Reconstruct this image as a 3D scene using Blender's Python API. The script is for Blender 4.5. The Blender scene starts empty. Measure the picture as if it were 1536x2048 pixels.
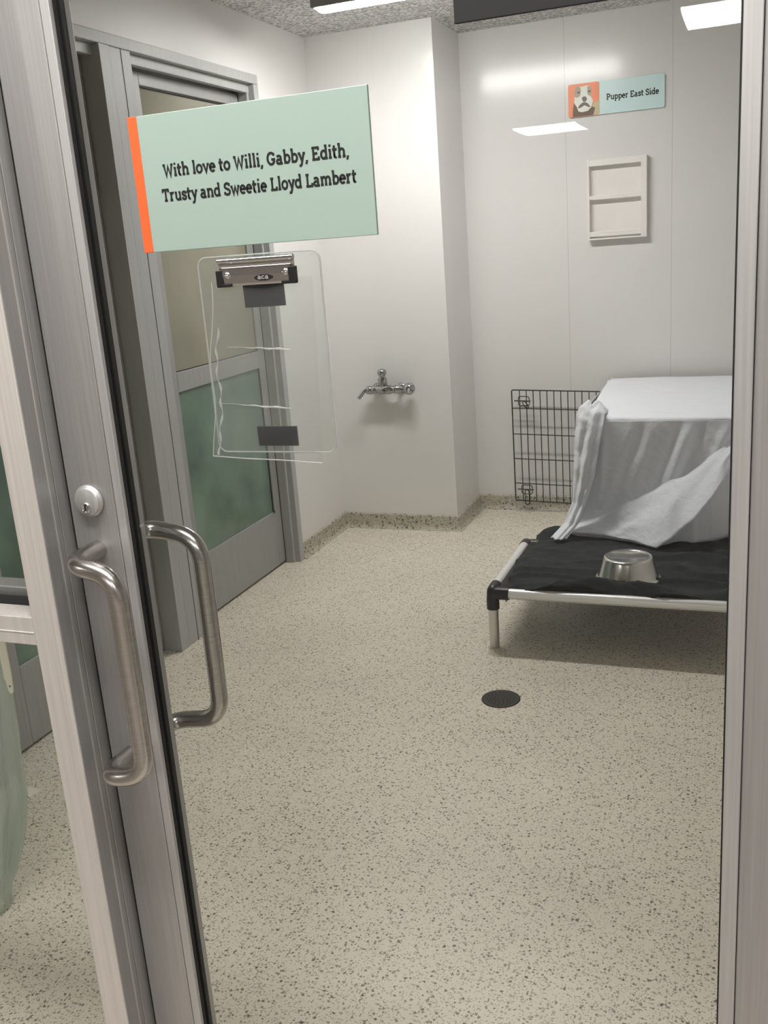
import bpy, math, random
from mathutils import Vector, Matrix, noise

random.seed(7)
S = bpy.context.scene
COL = S.collection

# ------------------------------------------------------------------ camera
F_PX = 1922.26
CAM_H = 1.6
R3 = ((0.9342524, 0.3492643, -0.0720201),      # camera right
      (0.0285835, -0.2746463, -0.9611204),     # camera down
      (-0.3554651, 0.8958705, -0.2665721))     # camera forward
cam_d = bpy.data.cameras.new('camera')
cam = bpy.data.objects.new('camera', cam_d)
COL.objects.link(cam)
cam.matrix_world = Matrix(((R3[0][0], -R3[1][0], -R3[2][0], 0.0),
                           (R3[0][1], -R3[1][1], -R3[2][1], 0.0),
                           (R3[0][2], -R3[1][2], -R3[2][2], CAM_H),
                           (0, 0, 0, 1)))
cam_d.sensor_fit = 'VERTICAL'
cam_d.sensor_height = 36.0
cam_d.lens = F_PX / 2048 * 36.0
cam_d.clip_start = 0.02
cam_d.clip_end = 60
S.camera = cam

# ------------------------------------------------------------------ light levels and view
ROOM_LAMP = 58.0        # radiance of the tube lens over the kennel
LOBBY_LAMP = 23.0       # radiance of the tube lenses in the lobby
LAMP_COL = (1.0, 0.965, 0.945)
w = bpy.data.worlds.new('world')
S.world = w
w.use_nodes = True
w.node_tree.nodes['Background'].inputs[0].default_value = (0.02, 0.02, 0.02, 1)
w.node_tree.nodes['Background'].inputs[1].default_value = 0.3
S.view_settings.view_transform = 'Standard'
S.view_settings.look = 'None'
S.view_settings.gamma = 1.0
S.view_settings.use_curve_mapping = False
S.view_settings.exposure = 0.6
S.cycles.max_bounces = 10
S.cycles.diffuse_bounces = 5
S.cycles.glossy_bounces = 5
S.cycles.transparent_max_bounces = 24
S.cycles.caustics_reflective = False
S.cycles.caustics_refractive = False
S.cycles.sample_clamp_indirect = 6.0
S.cycles.use_denoising = True


# ------------------------------------------------------------------ materials
def new_mat(name):
    m = bpy.data.materials.new(name)
    m.use_nodes = True
    nt = m.node_tree
    return m, nt, nt.nodes['Principled BSDF']


def pset(b, **k):
    names = {'col': 'Base Color', 'metal': 'Metallic', 'rough': 'Roughness', 'spec': 'Specular IOR Level',
             'coat': 'Coat Weight', 'coat_rough': 'Coat Roughness', 'trans': 'Transmission Weight', 'sheen': 'Sheen Weight'}
    for a, v in k.items():
        if a == 'col':
            v = (*v, 1) if len(v) == 3 else v
        b.inputs[names[a]].default_value = v


def link(nt, a, b):
    nt.links.new(a, b)


def node(nt, t, **k):
    n = nt.nodes.new(t)
    for a, v in k.items():
        setattr(n, a, v)
    return n


def coords(nt, scale=(1, 1, 1)):
    tc = node(nt, 'ShaderNodeTexCoord')
    mp = node(nt, 'ShaderNodeMapping')
    mp.inputs['Scale'].default_value = scale
    link(nt, tc.outputs['Object'], mp.inputs['Vector'])
    return mp.outputs['Vector']


def plain(name, col, rough=0.5, metal=0.0, spec=0.5, var=0.05, vscale=14.0, bump=0.0, bscale=300.0, coat=0.0):
    """principled with a slight noise variation and an optional fine bump"""
    m, nt, b = new_mat(name)
    pset(b, rough=rough, metal=metal, spec=spec, coat=coat)
    v = coords(nt)
    n = node(nt, 'ShaderNodeTexNoise')
    n.inputs['Scale'].default_value = vscale
    n.inputs['Detail'].default_value = 4
    link(nt, v, n.inputs['Vector'])
    r = node(nt, 'ShaderNodeValToRGB')
    r.color_ramp.elements[0].position = 0.3
    r.color_ramp.elements[1].position = 0.7
    r.color_ramp.elements[0].color = (*[c * (1 - var) for c in col], 1)
    r.color_ramp.elements[1].color = (*[min(1, c * (1 + var)) for c in col], 1)
    link(nt, n.outputs['Fac'], r.inputs['Fac'])
    link(nt, r.outputs['Color'], b.inputs['Base Color'])
    if bump > 0:
        n2 = node(nt, 'ShaderNodeTexNoise')
        n2.inputs['Scale'].default_value = bscale
        n2.inputs['Detail'].default_value = 5
        link(nt, v, n2.inputs['Vector'])
        bp = node(nt, 'ShaderNodeBump')
        bp.inputs['Strength'].default_value = bump
        bp.inputs['Distance'].default_value = 0.004
        link(nt, n2.outputs['Fac'], bp.inputs['Height'])
        link(nt, bp.outputs['Normal'], b.inputs['Normal'])
    return m


def brushed(name, col, rough=0.35, metal=0.9, stretch=(260, 260, 4), amt=0.08):
    m, nt, b = new_mat(name)
    pset(b, rough=rough, metal=metal)
    v = coords(nt, stretch)
    n = node(nt, 'ShaderNodeTexNoise')
    n.inputs['Scale'].default_value = 1.0
    n.inputs['Detail'].default_value = 3
    link(nt, v, n.inputs['Vector'])
    r = node(nt, 'ShaderNodeValToRGB')
    r.color_ramp.elements[0].position = 0.3
    r.color_ramp.elements[1].position = 0.7
    r.color_ramp.elements[0].color = (*[c * (1 - amt) for c in col], 1)
    r.color_ramp.elements[1].color = (*[min(1, c * (1 + amt)) for c in col], 1)
    link(nt, n.outputs['Fac'], r.inputs['Fac'])
    link(nt, r.outputs['Color'], b.inputs['Base Color'])
    mr = node(nt, 'ShaderNodeMapRange')
    mr.inputs['To Min'].default_value = rough * 0.85
    mr.inputs['To Max'].default_value = rough * 1.15
    link(nt, n.outputs['Fac'], mr.inputs['Value'])
    link(nt, mr.outputs['Result'], b.inputs['Roughness'])
    return m


def terrazzo(name, base, chips, scale, dens, rough=0.42):
    """pale binder with two sizes of dark stone chips"""
    m, nt, b = new_mat(name)
    pset(b, rough=rough, spec=0.4)
    v = coords(nt)
    cloud = node(nt, 'ShaderNodeTexNoise')
    cloud.inputs['Scale'].default_value = 2.2
    cloud.inputs['Detail'].default_value = 5
    link(nt, v, cloud.inputs['Vector'])
    cr = node(nt, 'ShaderNodeValToRGB')
    cr.color_ramp.elements[0].position = 0.3
    cr.color_ramp.elements[1].position = 0.7
    cr.color_ramp.elements[0].color = (*[c * 0.95 for c in base], 1)
    cr.color_ramp.elements[1].color = (*[c * 1.05 for c in base], 1)
    link(nt, cloud.outputs['Fac'], cr.inputs['Fac'])
    cur = cr.outputs['Color']
    # distort the cells a little so that chips are irregular
    dn = node(nt, 'ShaderNodeTexNoise')
    dn.inputs['Scale'].default_value = scale * 1.3
    link(nt, v, dn.inputs['Vector'])
    vm = node(nt, 'ShaderNodeVectorMath', operation='SCALE')
    vm.inputs['Scale'].default_value = 0.9 / scale
    link(nt, dn.outputs['Color'], vm.inputs[0])
    va = node(nt, 'ShaderNodeVectorMath', operation='ADD')
    link(nt, v, va.inputs[0])
    link(nt, vm.outputs[0], va.inputs[1])
    for k, (sc, lim, thr, col) in enumerate(((scale * 2.0, 0.52, dens * 1.1, chips[1]), (scale, 0.46, dens, chips[0]),
                                              (scale * 0.78, 0.42, dens * 0.42, chips[2]))):
        vo = node(nt, 'ShaderNodeTexVoronoi')
        vo.inputs['Scale'].default_value = sc
        link(nt, va.outputs[0], vo.inputs['Vector'])
        sep = node(nt, 'ShaderNodeSeparateColor')
        link(nt, vo.outputs['Color'], sep.inputs[0])
        a = node(nt, 'ShaderNodeMath', operation='LESS_THAN')
        a.inputs[1].default_value = thr
        link(nt, sep.outputs[0], a.inputs[0])
        d = node(nt, 'ShaderNodeMapRange')
        d.inputs['From Min'].default_value = lim
        d.inputs['From Max'].default_value = lim - 0.14
        link(nt, vo.outputs['Distance'], d.inputs['Value'])
        mul = node(nt, 'ShaderNodeMath', operation='MULTIPLY')
        link(nt, a.outputs[0], mul.inputs[0])
        link(nt, d.outputs['Result'], mul.inputs[1])
        strength = node(nt, 'ShaderNodeMath', operation='MULTIPLY')
        link(nt, mul.outputs[0], strength.inputs[0])
        mr = node(nt, 'ShaderNodeMapRange')
        mr.inputs['To Min'].default_value = 0.4
        mr.inputs['To Max'].default_value = 1.0
        link(nt, sep.outputs[1], mr.inputs['Value'])
        link(nt, mr.outputs['Result'], strength.inputs[1])
        mx = node(nt, 'ShaderNodeMix', data_type='RGBA')
        link(nt, strength.outputs[0], mx.inputs['Factor'])
        link(nt, cur, mx.inputs['A'])
        mx.inputs['B'].default_value = (*col, 1)
        cur = mx.outputs['Result']
    link(nt, cur, b.inputs['Base Color'])
    return m


def wall_paint(name, col, seams=(), rough=0.16):
    m, nt, b = new_mat(name)
    pset(b, rough=rough, spec=0.5)
    v = coords(nt)
    n = node(nt, 'ShaderNodeTexNoise')
    n.inputs['Scale'].default_value = 1.6
    n.inputs['Detail'].default_value = 4
    link(nt, v, n.inputs['Vector'])
    r = node(nt, 'ShaderNodeValToRGB')
    r.color_ramp.elements[0].color = (*[c * 0.97 for c in col], 1)
    r.color_ramp.elements[1].color = (*[min(1, c * 1.02) for c in col], 1)
    link(nt, n.outputs['Fac'], r.inputs['Fac'])
    cur = r.outputs['Color']
    if seams:
        sp = node(nt, 'ShaderNodeSeparateXYZ')
        link(nt, v, sp.inputs[0])
        for x in seams:
            s = node(nt, 'ShaderNodeMath', operation='SUBTRACT')
            link(nt, sp.outputs[0], s.inputs[0])
            s.inputs[1].default_value = x
            ab = node(nt, 'ShaderNodeMath', operation='ABSOLUTE')
            link(nt, s.outputs[0], ab.inputs[0])
            lt = node(nt, 'ShaderNodeMath', operation='LESS_THAN')
            link(nt, ab.outputs[0], lt.inputs[0])
            lt.inputs[1].default_value = 0.0018
            mx = node(nt, 'ShaderNodeMix', data_type='RGBA')
            link(nt, lt.outputs[0], mx.inputs['Factor'])
            link(nt, cur, mx.inputs['A'])
            mx.inputs['B'].default_value = (*[c * 0.8 for c in col], 1)
            cur = mx.outputs['Result']
    link(nt, cur, b.inputs['Base Color'])
    n2 = node(nt, 'ShaderNodeTexNoise')
    n2.inputs['Scale'].default_value = 9
    link(nt, v, n2.inputs['Vector'])
    bp = node(nt, 'ShaderNodeBump')
    bp.inputs['Strength'].default_value = 0.03
    bp.inputs['Distance'].default_value = 0.01
    link(nt, n2.outputs['Fac'], bp.inputs['Height'])
    link(nt, bp.outputs['Normal'], b.inputs['Normal'])
    return m


def stipple(name, col):
    m, nt, b = new_mat(name)
    pset(b, rough=0.7, spec=0.3)
    v = coords(nt)
    n = node(nt, 'ShaderNodeTexNoise')
    n.inputs['Scale'].default_value = 70
    n.inputs['Detail'].default_value = 5
    link(nt, v, n.inputs['Vector'])
    r = node(nt, 'ShaderNodeValToRGB')
    r.color_ramp.elements[0].position = 0.38
    r.color_ramp.elements[1].position = 0.6
    r.color_ramp.elements[0].color = (*[c * 0.45 for c in col], 1)  # hollows darkened in the colour, standing in for shade under grazing light
    r.color_ramp.elements[1].color = (*[min(0.95, c * 1.06) for c in col], 1)
    link(nt, n.outputs['Fac'], r.inputs['Fac'])
    link(nt, r.outputs['Color'], b.inputs['Base Color'])
    bp = node(nt, 'ShaderNodeBump')
    bp.inputs['Strength'].default_value = 1.0
    bp.inputs['Distance'].default_value = 0.02
    link(nt, n.outputs['Fac'], bp.inputs['Height'])
    link(nt, bp.outputs['Normal'], b.inputs['Normal'])
    return m


def clear(name, tint=(1, 1, 1), ior=1.45, rough=0.0, haze=0.0, haze_col=(0.8, 0.8, 0.8), bump=0.0, bscale=20.0, edge=None):
    """thin transparent sheet: Fresnel mix of transparent and glossy, optional milky share"""
    m = bpy.data.materials.new(name)
    m.use_nodes = True
    nt = m.node_tree
    for n in list(nt.nodes):
        nt.nodes.remove(n)
    out = node(nt, 'ShaderNodeOutputMaterial')
    tr = node(nt, 'ShaderNodeBsdfTransparent')
    tr.inputs[0].default_value = (*tint, 1)
    gl = node(nt, 'ShaderNodeBsdfGlossy')
    gl.inputs['Roughness'].default_value = rough
    fr = node(nt, 'ShaderNodeFresnel')
    fr.inputs[0].default_value = ior
    mx = node(nt, 'ShaderNodeMixShader')
    geo = node(nt, 'ShaderNodeNewGeometry')     # only the entry face mirrors, as in a thin pane
    sub = node(nt, 'ShaderNodeMath', operation='SUBTRACT')
    sub.inputs[0].default_value = 1.0
    link(nt, geo.outputs['Backfacing'], sub.inputs[1])
    mu = node(nt, 'ShaderNodeMath', operation='MULTIPLY')
    link(nt, sub.outputs[0], mu.inputs[0])
    link(nt, fr.outputs[0], mu.inputs[1])
    link(nt, mu.outputs[0], mx.inputs[0])
    link(nt, gl.outputs[0], mx.inputs[2])
    if bump > 0:
        v = coords(nt)
        nz = node(nt, 'ShaderNodeTexNoise')
        nz.inputs['Scale'].default_value = bscale
        nz.inputs['Detail'].default_value = 2
        link(nt, v, nz.inputs['Vector'])
        bp = node(nt, 'ShaderNodeBump')
        bp.inputs['Strength'].default_value = bump
        bp.inputs['Distance'].default_value = 0.01
        link(nt, nz.outputs['Fac'], bp.inputs['Height'])
        link(nt, bp.outputs['Normal'], gl.inputs['Normal'])
        link(nt, bp.outputs['Normal'], fr.inputs['Normal'])
    if haze > 0:
        df = node(nt, 'ShaderNodeBsdfDiffuse')
        df.inputs[0].default_value = (*haze_col, 1)
        tl = node(nt, 'ShaderNodeBsdfTranslucent')
        tl.inputs[0].default_value = (*haze_col, 1)
        md = node(nt, 'ShaderNodeMixShader')
        link(nt, df.outputs[0], md.inputs[1])
        link(nt, tl.outputs[0], md.inputs[2])
        m2 = node(nt, 'ShaderNodeMixShader')
        m2.inputs[0].default_value = haze
        link(nt, tr.outputs[0], m2.inputs[1])
        link(nt, md.outputs[0], m2.inputs[2])
        link(nt, m2.outputs[0], mx.inputs[1])
    else:
        link(nt, tr.outputs[0], mx.inputs[1])
    link(nt, mx.outputs[0], out.inputs[0])
    return m


def lamp_mat(name, col, strength):
    m, nt, b = new_mat(name)
    pset(b, col=(0.9, 0.9, 0.9), rough=0.4)
    b.inputs['Emission Color'].default_value = (*col, 1)
    b.inputs['Emission Strength'].default_value = strength
    return m


def cloth_mat(name, col, weave=900, bump=0.15, wr=0.5, wscale=22, sheen=0.2, trl=0.0):
    m, nt, b = new_mat(name)
    pset(b, rough=0.85, spec=0.2, sheen=sheen)
    v = coords(nt)
    n1 = node(nt, 'ShaderNodeTexNoise')
    n1.inputs['Scale'].default_value = wscale
    n1.inputs['Detail'].default_value = 6
    n1.inputs['Distortion'].default_value = 0.6
    link(nt, v, n1.inputs['Vector'])
    n2 = node(nt, 'ShaderNodeTexNoise')
    n2.inputs['Scale'].default_value = weave
    link(nt, v, n2.inputs['Vector'])
    b1 = node(nt, 'ShaderNodeBump')
    b1.inputs['Strength'].default_value = wr
    b1.inputs['Distance'].default_value = 0.012
    link(nt, n1.outputs['Fac'], b1.inputs['Height'])
    b2 = node(nt, 'ShaderNodeBump')
    b2.inputs['Strength'].default_value = bump
    b2.inputs['Distance'].default_value = 0.001
    link(nt, n2.outputs['Fac'], b2.inputs['Height'])
    link(nt, b1.outputs['Normal'], b2.inputs['Normal'])
    link(nt, b2.outputs['Normal'], b.inputs['Normal'])
    r = node(nt, 'ShaderNodeValToRGB')
    r.color_ramp.elements[0].color = (*[c * 0.93 for c in col], 1)
    r.color_ramp.elements[1].color = (*[min(1, c * 1.05) for c in col], 1)
    link(nt, n2.outputs['Fac'], r.inputs['Fac'])
    link(nt, r.outputs['Color'], b.inputs['Base Color'])
    return m


M = {}
M['floor'] = terrazzo('terrazzo_floor', (0.79, 0.725, 0.61), ((0.20, 0.17, 0.13), (0.30, 0.265, 0.21), (0.09, 0.077, 0.06)), 118, 0.34)
M['base'] = terrazzo('terrazzo_cove', (0.50, 0.475, 0.395), ((0.10, 0.09, 0.07), (0.19, 0.17, 0.13), (0.06, 0.05, 0.04)), 62, 0.40)
M['wall'] = wall_paint('wall_panel', (0.76, 0.745, 0.73), seams=(-0.984, -0.432), rough=0.19)
M['wall_plain'] = wall_paint('wall_plain', (0.76, 0.745, 0.73), rough=0.42)
M['lobby'] = plain('lobby_paint', (0.46, 0.44, 0.42), rough=0.5)
M['lobby_floor'] = plain('lobby_floor_tile', (0.36, 0.325, 0.28), rough=0.5)
M['ceiling'] = stipple('stippled_ceiling', (0.90, 0.885, 0.87))
M['alu'] = brushed('satin_aluminium', (0.50, 0.50, 0.49), rough=0.42, metal=0.55)
M['alu_door'] = brushed('door_aluminium', (0.40, 0.395, 0.385), rough=0.40, metal=0.55)
M['alu_pale'] = brushed('pale_aluminium', (0.66, 0.63, 0.59), rough=0.45, metal=0.3)
M['frame_grey'] = brushed('grey_frame_aluminium', (0.43, 0.435, 0.43), rough=0.5, metal=0.1)
M['leaf_grey'] = brushed('grey_leaf_aluminium', (0.36, 0.365, 0.355), rough=0.5, metal=0.3)
M['rubber'] = plain('black_rubber', (0.012, 0.012, 0.012), rough=0.7)
M['seam'] = plain('dark_seam', (0.10, 0.10, 0.10), rough=0.7)
M['steel'] = brushed('satin_stainless', (0.52, 0.50, 0.475), rough=0.24, metal=1.0, stretch=(40, 40, 300))
M['chrome'] = plain('chrome', (0.75, 0.75, 0.75), rough=0.06, metal=1.0, var=0.01)
M['tap_chrome'] = plain('dark_chrome', (0.42, 0.42, 0.42), rough=0.07, metal=1.0, var=0.01)
M['bowl'] = brushed('polished_bowl_steel', (0.62, 0.61, 0.58), rough=0.16, metal=1.0, stretch=(60, 60, 500))
M['glass'] = clear('clear_glass', (0.97, 0.985, 0.975), ior=1.42)
M['upper_pane'] = plain('beige_frosted_pane', (0.26, 0.245, 0.185), rough=0.16, var=0.12, vscale=3)
M['lower_pane'] = plain('green_frosted_pane', (0.14, 0.215, 0.165), rough=0.13, var=0.30, vscale=4)
M['mint'] = plain('mint_acrylic', (0.32, 0.415, 0.36), rough=0.3, var=0.015, vscale=3)
M['orange'] = plain('orange_acrylic', (0.80, 0.13, 0.035), rough=0.3, var=0.02)
M['ink'] = plain('black_ink', (0.008, 0.008, 0.008), rough=0.5)
M['acrylic'] = clear('clear_acrylic', (0.95, 0.96, 0.95), ior=1.49, haze=0.06, haze_col=(0.72, 0.74, 0.72))
M['acrylic_edge'] = clear('clear_acrylic_edge', (0.8, 0.83, 0.82), ior=1.6, haze=0.55, haze_col=(0.8, 0.82, 0.8))
M['sleeve'] = clear('clear_vinyl', (0.93, 0.94, 0.93), ior=1.5, rough=0.05, haze=0.07, haze_col=(0.8, 0.81, 0.8), bump=0.35, bscale=16)
M['sleeve_crease'] = clear('vinyl_crease', (0.9, 0.9, 0.9), ior=1.8, rough=0.15, haze=0.42, haze_col=(0.88, 0.88, 0.87))
M['velcro'] = plain('black_hook_tape', (0.012, 0.0115, 0.013), rough=0.95, spec=0.1, bump=0.6, bscale=900)
M['black_plastic'] = plain('black_plastic', (0.012, 0.012, 0.012), rough=0.35)
M['black_matte'] = plain('black_sign_back', (0.010, 0.010, 0.009), rough=0.8)
M['wire'] = plain('black_wire', (0.012, 0.011, 0.010), rough=0.4)
M['sheet'] = cloth_mat('white_cotton', (0.80, 0.82, 0.87), wr=0.42, wscale=22)
M['blanket'] = cloth_mat('charcoal_fleece', (0.020, 0.024, 0.027), weave=500, bump=0.5, wr=1.0, wscale=16, sheen=0.08)
M['bed_fabric'] = cloth_mat('black_vinyl_weave', (0.012, 0.012, 0.012), weave=600, wr=0.1)
M['bed_alu'] = brushed('bed_aluminium', (0.86, 0.855, 0.84), rough=0.36, metal=0.35, stretch=(4, 200, 200))
M['leg_alu'] = brushed('leg_aluminium', (0.70, 0.69, 0.66), rough=0.33, metal=0.8, stretch=(200, 200, 4))
M['drain'] = plain('dark_cast_iron', (0.035, 0.033, 0.028), rough=0.5, metal=0.5)
M['hole'] = plain('drain_hole', (0.004, 0.004, 0.004), rough=0.9)
M['white_plastic'] = plain('white_plastic', (0.83, 0.80, 0.77), rough=0.3, var=0.02)
M['cream'] = plain('cream_strap', (0.90, 0.87, 0.72), rough=0.45)
M['plastic_sheet'] = clear('pale_green_film', (0.86, 0.90, 0.86), ior=1.4, rough=0.12, haze=0.36, haze_col=(0.72, 0.76, 0.72), bump=0.35, bscale=26)
M['paper'] = plain('paper_scrap', (0.75, 0.72, 0.63), rough=0.8)
M['lamp_room'] = lamp_mat('lamp_lens_room', LAMP_COL, ROOM_LAMP)
M['lamp_lobby'] = lamp_mat('lamp_lens_lobby', LAMP_COL, LOBBY_LAMP)
M['housing'] = plain('lamp_housing', (0.30, 0.29, 0.28), rough=0.4)
M['salmon'] = plain('salmon_poster', (0.90, 0.42, 0.26), rough=0.6)
M['teal_pale'] = plain('pale_aqua_print', (0.62, 0.80, 0.80), rough=0.3, var=0.015)
M['orange_print'] = plain('orange_print', (0.90, 0.26, 0.11), rough=0.35, var=0.05)
M['dog_white'] = plain('print_white', (0.82, 0.83, 0.76), rough=0.4)
M['dog_tan'] = plain('print_tan', (0.44, 0.36, 0.26), rough=0.4)
M['dog_brown'] = plain('print_brown', (0.13, 0.07, 0.04), rough=0.4)
M['dog_nose'] = plain('print_grey', (0.14, 0.10, 0.085), rough=0.4)
M['dog_green'] = plain('print_olive', (0.55, 0.47, 0.26), rough=0.4)


# ------------------------------------------------------------------ mesh building
class MB:
    def __init__(self):
        self.v, self.f, self.sm = [], [], []

    def add(self, vs, fs, smooth=False):
        o = len(self.v)
        self.v += [tuple(p) for p in vs]
        self.f += [[i + o for i in f] for f in fs]
        self.sm += [smooth] * len(fs)
        return self

    def box(self, x0, x1, y0, y1, z0, z1):
        vs = [(x, y, z) for x in (x0, x1) for y in (y0, y1) for z in (z0, z1)]
        return self.add(vs, [(0, 1, 3, 2), (4, 6, 7, 5), (0, 4, 5, 1), (2, 3, 7, 6), (0, 2, 6, 4), (1, 5, 7, 3)])

    def prism(self, poly, ax, a0, a1):
        """extrude a 2-D polygon along axis ax (0 x, 1 y, 2 z); the polygon holds the other two coordinates in order"""
        n = len(poly)

        def mk(p, a):
            q = [p[0], p[1]]
            q.insert(ax, a)
            return tuple(q)
        vs = [mk(p, a0) for p in poly] + [mk(p, a1) for p in poly]
        fs = [list(range(n))[::-1], list(range(n, 2 * n))]
        fs += [(i, (i + 1) % n, n + (i + 1) % n, n + i) for i in range(n)]
        return self.add(vs, fs)

    def tube(self, pts, r, seg=10, closed=False, cap=True, smooth=True):
        pts = [Vector(p) for p in pts]
        n = len(pts)
        rr = r if isinstance(r, (list, tuple)) else [r] * n
        rings = []
        prev = None
        for i, p in enumerate(pts):
            if closed:
                t = (pts[(i + 1) % n] - pts[i - 1]).normalized()
            else:
                t = (pts[min(i + 1, n - 1)] - pts[max(i - 1, 0)]).normalized()
            if prev is None:
                a = Vector((0, 0, 1)) if abs(t.z) < 0.9 else Vector((1, 0, 0))
                nrm = t.cross(a).normalized()
            else:
                nrm = (prev - t * prev.dot(t)).normalized()
            prev = nrm
            bn = t.cross(nrm)
            rings.append([p + (nrm * math.cos(2 * math.pi * k / seg) + bn * math.sin(2 * math.pi * k / seg)) * rr[i] for k in range(seg)])
        vs = [q for ring in rings for q in ring]
        fs = []
        m = n if closed else n - 1
        for i in range(m):
            j = (i + 1) % n
            for k in range(seg):
                k2 = (k + 1) % seg
                fs.append((i * seg + k, i * seg + k2, j * seg + k2, j * seg + k))
        self.add(vs, fs, smooth)
        if cap and not closed:
            self.add(rings[0], [list(range(seg))[::-1]])
            self.add(rings[-1], [list(range(seg))])
        return self

    def lathe(self, prof, origin=(0, 0, 0), axis=(0, 0, 1), seg=32, smooth=True):
        """prof = [(radius, height)] turned about axis from origin"""
        ax = Vector(axis).normalized()
        a = Vector((1, 0, 0)) if abs(ax.x) < 0.9 else Vector((0, 1, 0))
        u = ax.cross(a).normalized()
        v = ax.cross(u)
        o = Vector(origin)
        vs = []
        for r, h in prof:
            r = max(r, 1e-5)
            for k in range(seg):
                t = 2 * math.pi * k / seg
                vs.append(o + ax * h + (u * math.cos(t) + v * math.sin(t)) * r)
        fs = []
        for i in range(len(prof) - 1):
            for k in range(seg):
                k2 = (k + 1) % seg
                fs.append((i * seg + k, i * seg + k2, (i + 1) * seg + k2, (i + 1) * seg + k))
        return self.add(vs, fs, smooth)

    def grid(self, fn, nu, nv, smooth=True):
        vs = [fn(i / nu, j / nv) for i in range(nu + 1) for j in range(nv + 1)]
        fs = [(i * (nv + 1) + j, (i + 1) * (nv + 1) + j, (i + 1) * (nv + 1) + j + 1, i * (nv + 1) + j + 1) for i in range(nu) for j in range(nv)]
        return self.add(vs, fs, smooth)

    def build(self, name, mat, parent=None, bevel=0.0, solid=0.0, fix=True):
        me = bpy.data.meshes.new(name)
        me.from_pydata(self.v, [], self.f)
        me.polygons.foreach_set('use_smooth', self.sm)
        me.materials.append(mat)
        if fix:
            import bmesh
            bm = bmesh.new()
            bm.from_mesh(me)
            bmesh.ops.recalc_face_normals(bm, faces=bm.faces)
            bm.to_mesh(me)
            bm.free()
        me.update()
        o = bpy.data.objects.new(name, me)
        COL.objects.link(o)
        if parent is not None:
            o.parent = parent
            o.matrix_parent_inverse = world_of(parent).inverted()
        if bevel > 0:
            md = o.modifiers.new('bevel', 'BEVEL')
            md.width = bevel
            md.segments = 2
            md.limit_method = 'ANGLE'
        if solid > 0:
            md = o.modifiers.new('solidify', 'SOLIDIFY')
            md.thickness = solid
            md.offset = 0
        return o


def world_of(o):
    m = Matrix.Translation(o.location) @ o.rotation_euler.to_matrix().to_4x4()
    if o.parent is not None:
        m = world_of(o.parent) @ o.matrix_parent_inverse @ m
    return m


def thing(name, label, cat, loc=(0, 0, 0), group=None):
    o = bpy.data.objects.new(name, None)
    o.location = loc
    o.empty_display_size = 0.05
    COL.objects.link(o)
    return tag(o, label, cat, group)


def tag(o, label, cat, group=None):
    o['label'] = label
    o['category'] = cat
    if group:
        o['group'] = group
    return o


def struct(o, label=None, cat=None):
    o['kind'] = 'structure'
    if label:
        o['label'] = label
    if cat:
        o['category'] = cat
    return o


def struct_root(name, label, cat, loc):
    o = bpy.data.objects.new(name, None)
    o.location = loc
    o.empty_display_size = 0.05
    COL.objects.link(o)
    return struct(o, label, cat)


def fillet(pts, r, n=7):
    """polyline with rounded corners"""
    pts = [Vector(p) for p in pts]
    out = [pts[0]]
    for i in range(1, len(pts) - 1):
        a, b, c = pts[i - 1], pts[i], pts[i + 1]
        d1, d2 = (a - b), (c - b)
        rr = min(r, d1.length * 0.49, d2.length * 0.49)
        p, q = b + d1.normalized() * rr, b + d2.normalized() * rr
        for k in range(n + 1):
            t = k / n
            out.append(p * (1 - t) ** 2 + b * 2 * t * (1 - t) + q * t ** 2)
    out.append(pts[-1])
    return out


def interp(tab, x):
    if x <= tab[0][0]:
        return tab[0][1]
    for (a, b), (c, d) in zip(tab, tab[1:]):
        if x <= c:
            t = (x - a) / (c - a)
            return b + (d - b) * t
    return tab[-1][1]


def smooth01(a, b, x):
    t = max(0.0, min(1.0, (x - a) / (b - a)))
    return t * t * (3 - 2 * t)


# ------------------------------------------------------------------ slab-serif lettering (strokes)
def arc(cx, cy, rx, ry, a0, a1, n=12):
    return [(cx + rx * math.cos(math.radians(a0 + (a1 - a0) * k / n)), cy + ry * math.sin(math.radians(a0 + (a1 - a0) * k / n))) for k in range(n + 1)]


SW = 1.32           # stroke width for a capital of height 7
H2 = SW / 2


def bs(x, y=0.0, a=0.95):    # foot serif centred on x
    return [(x - a, y + H2 * 0.85), (x + a, y + H2 * 0.85)]


def ts(x, y, a=0.95, b=None):
    return [(x - a, y - H2 * 0.85), (x + (a if b is None else b), y - H2 * 0.85)]


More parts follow.
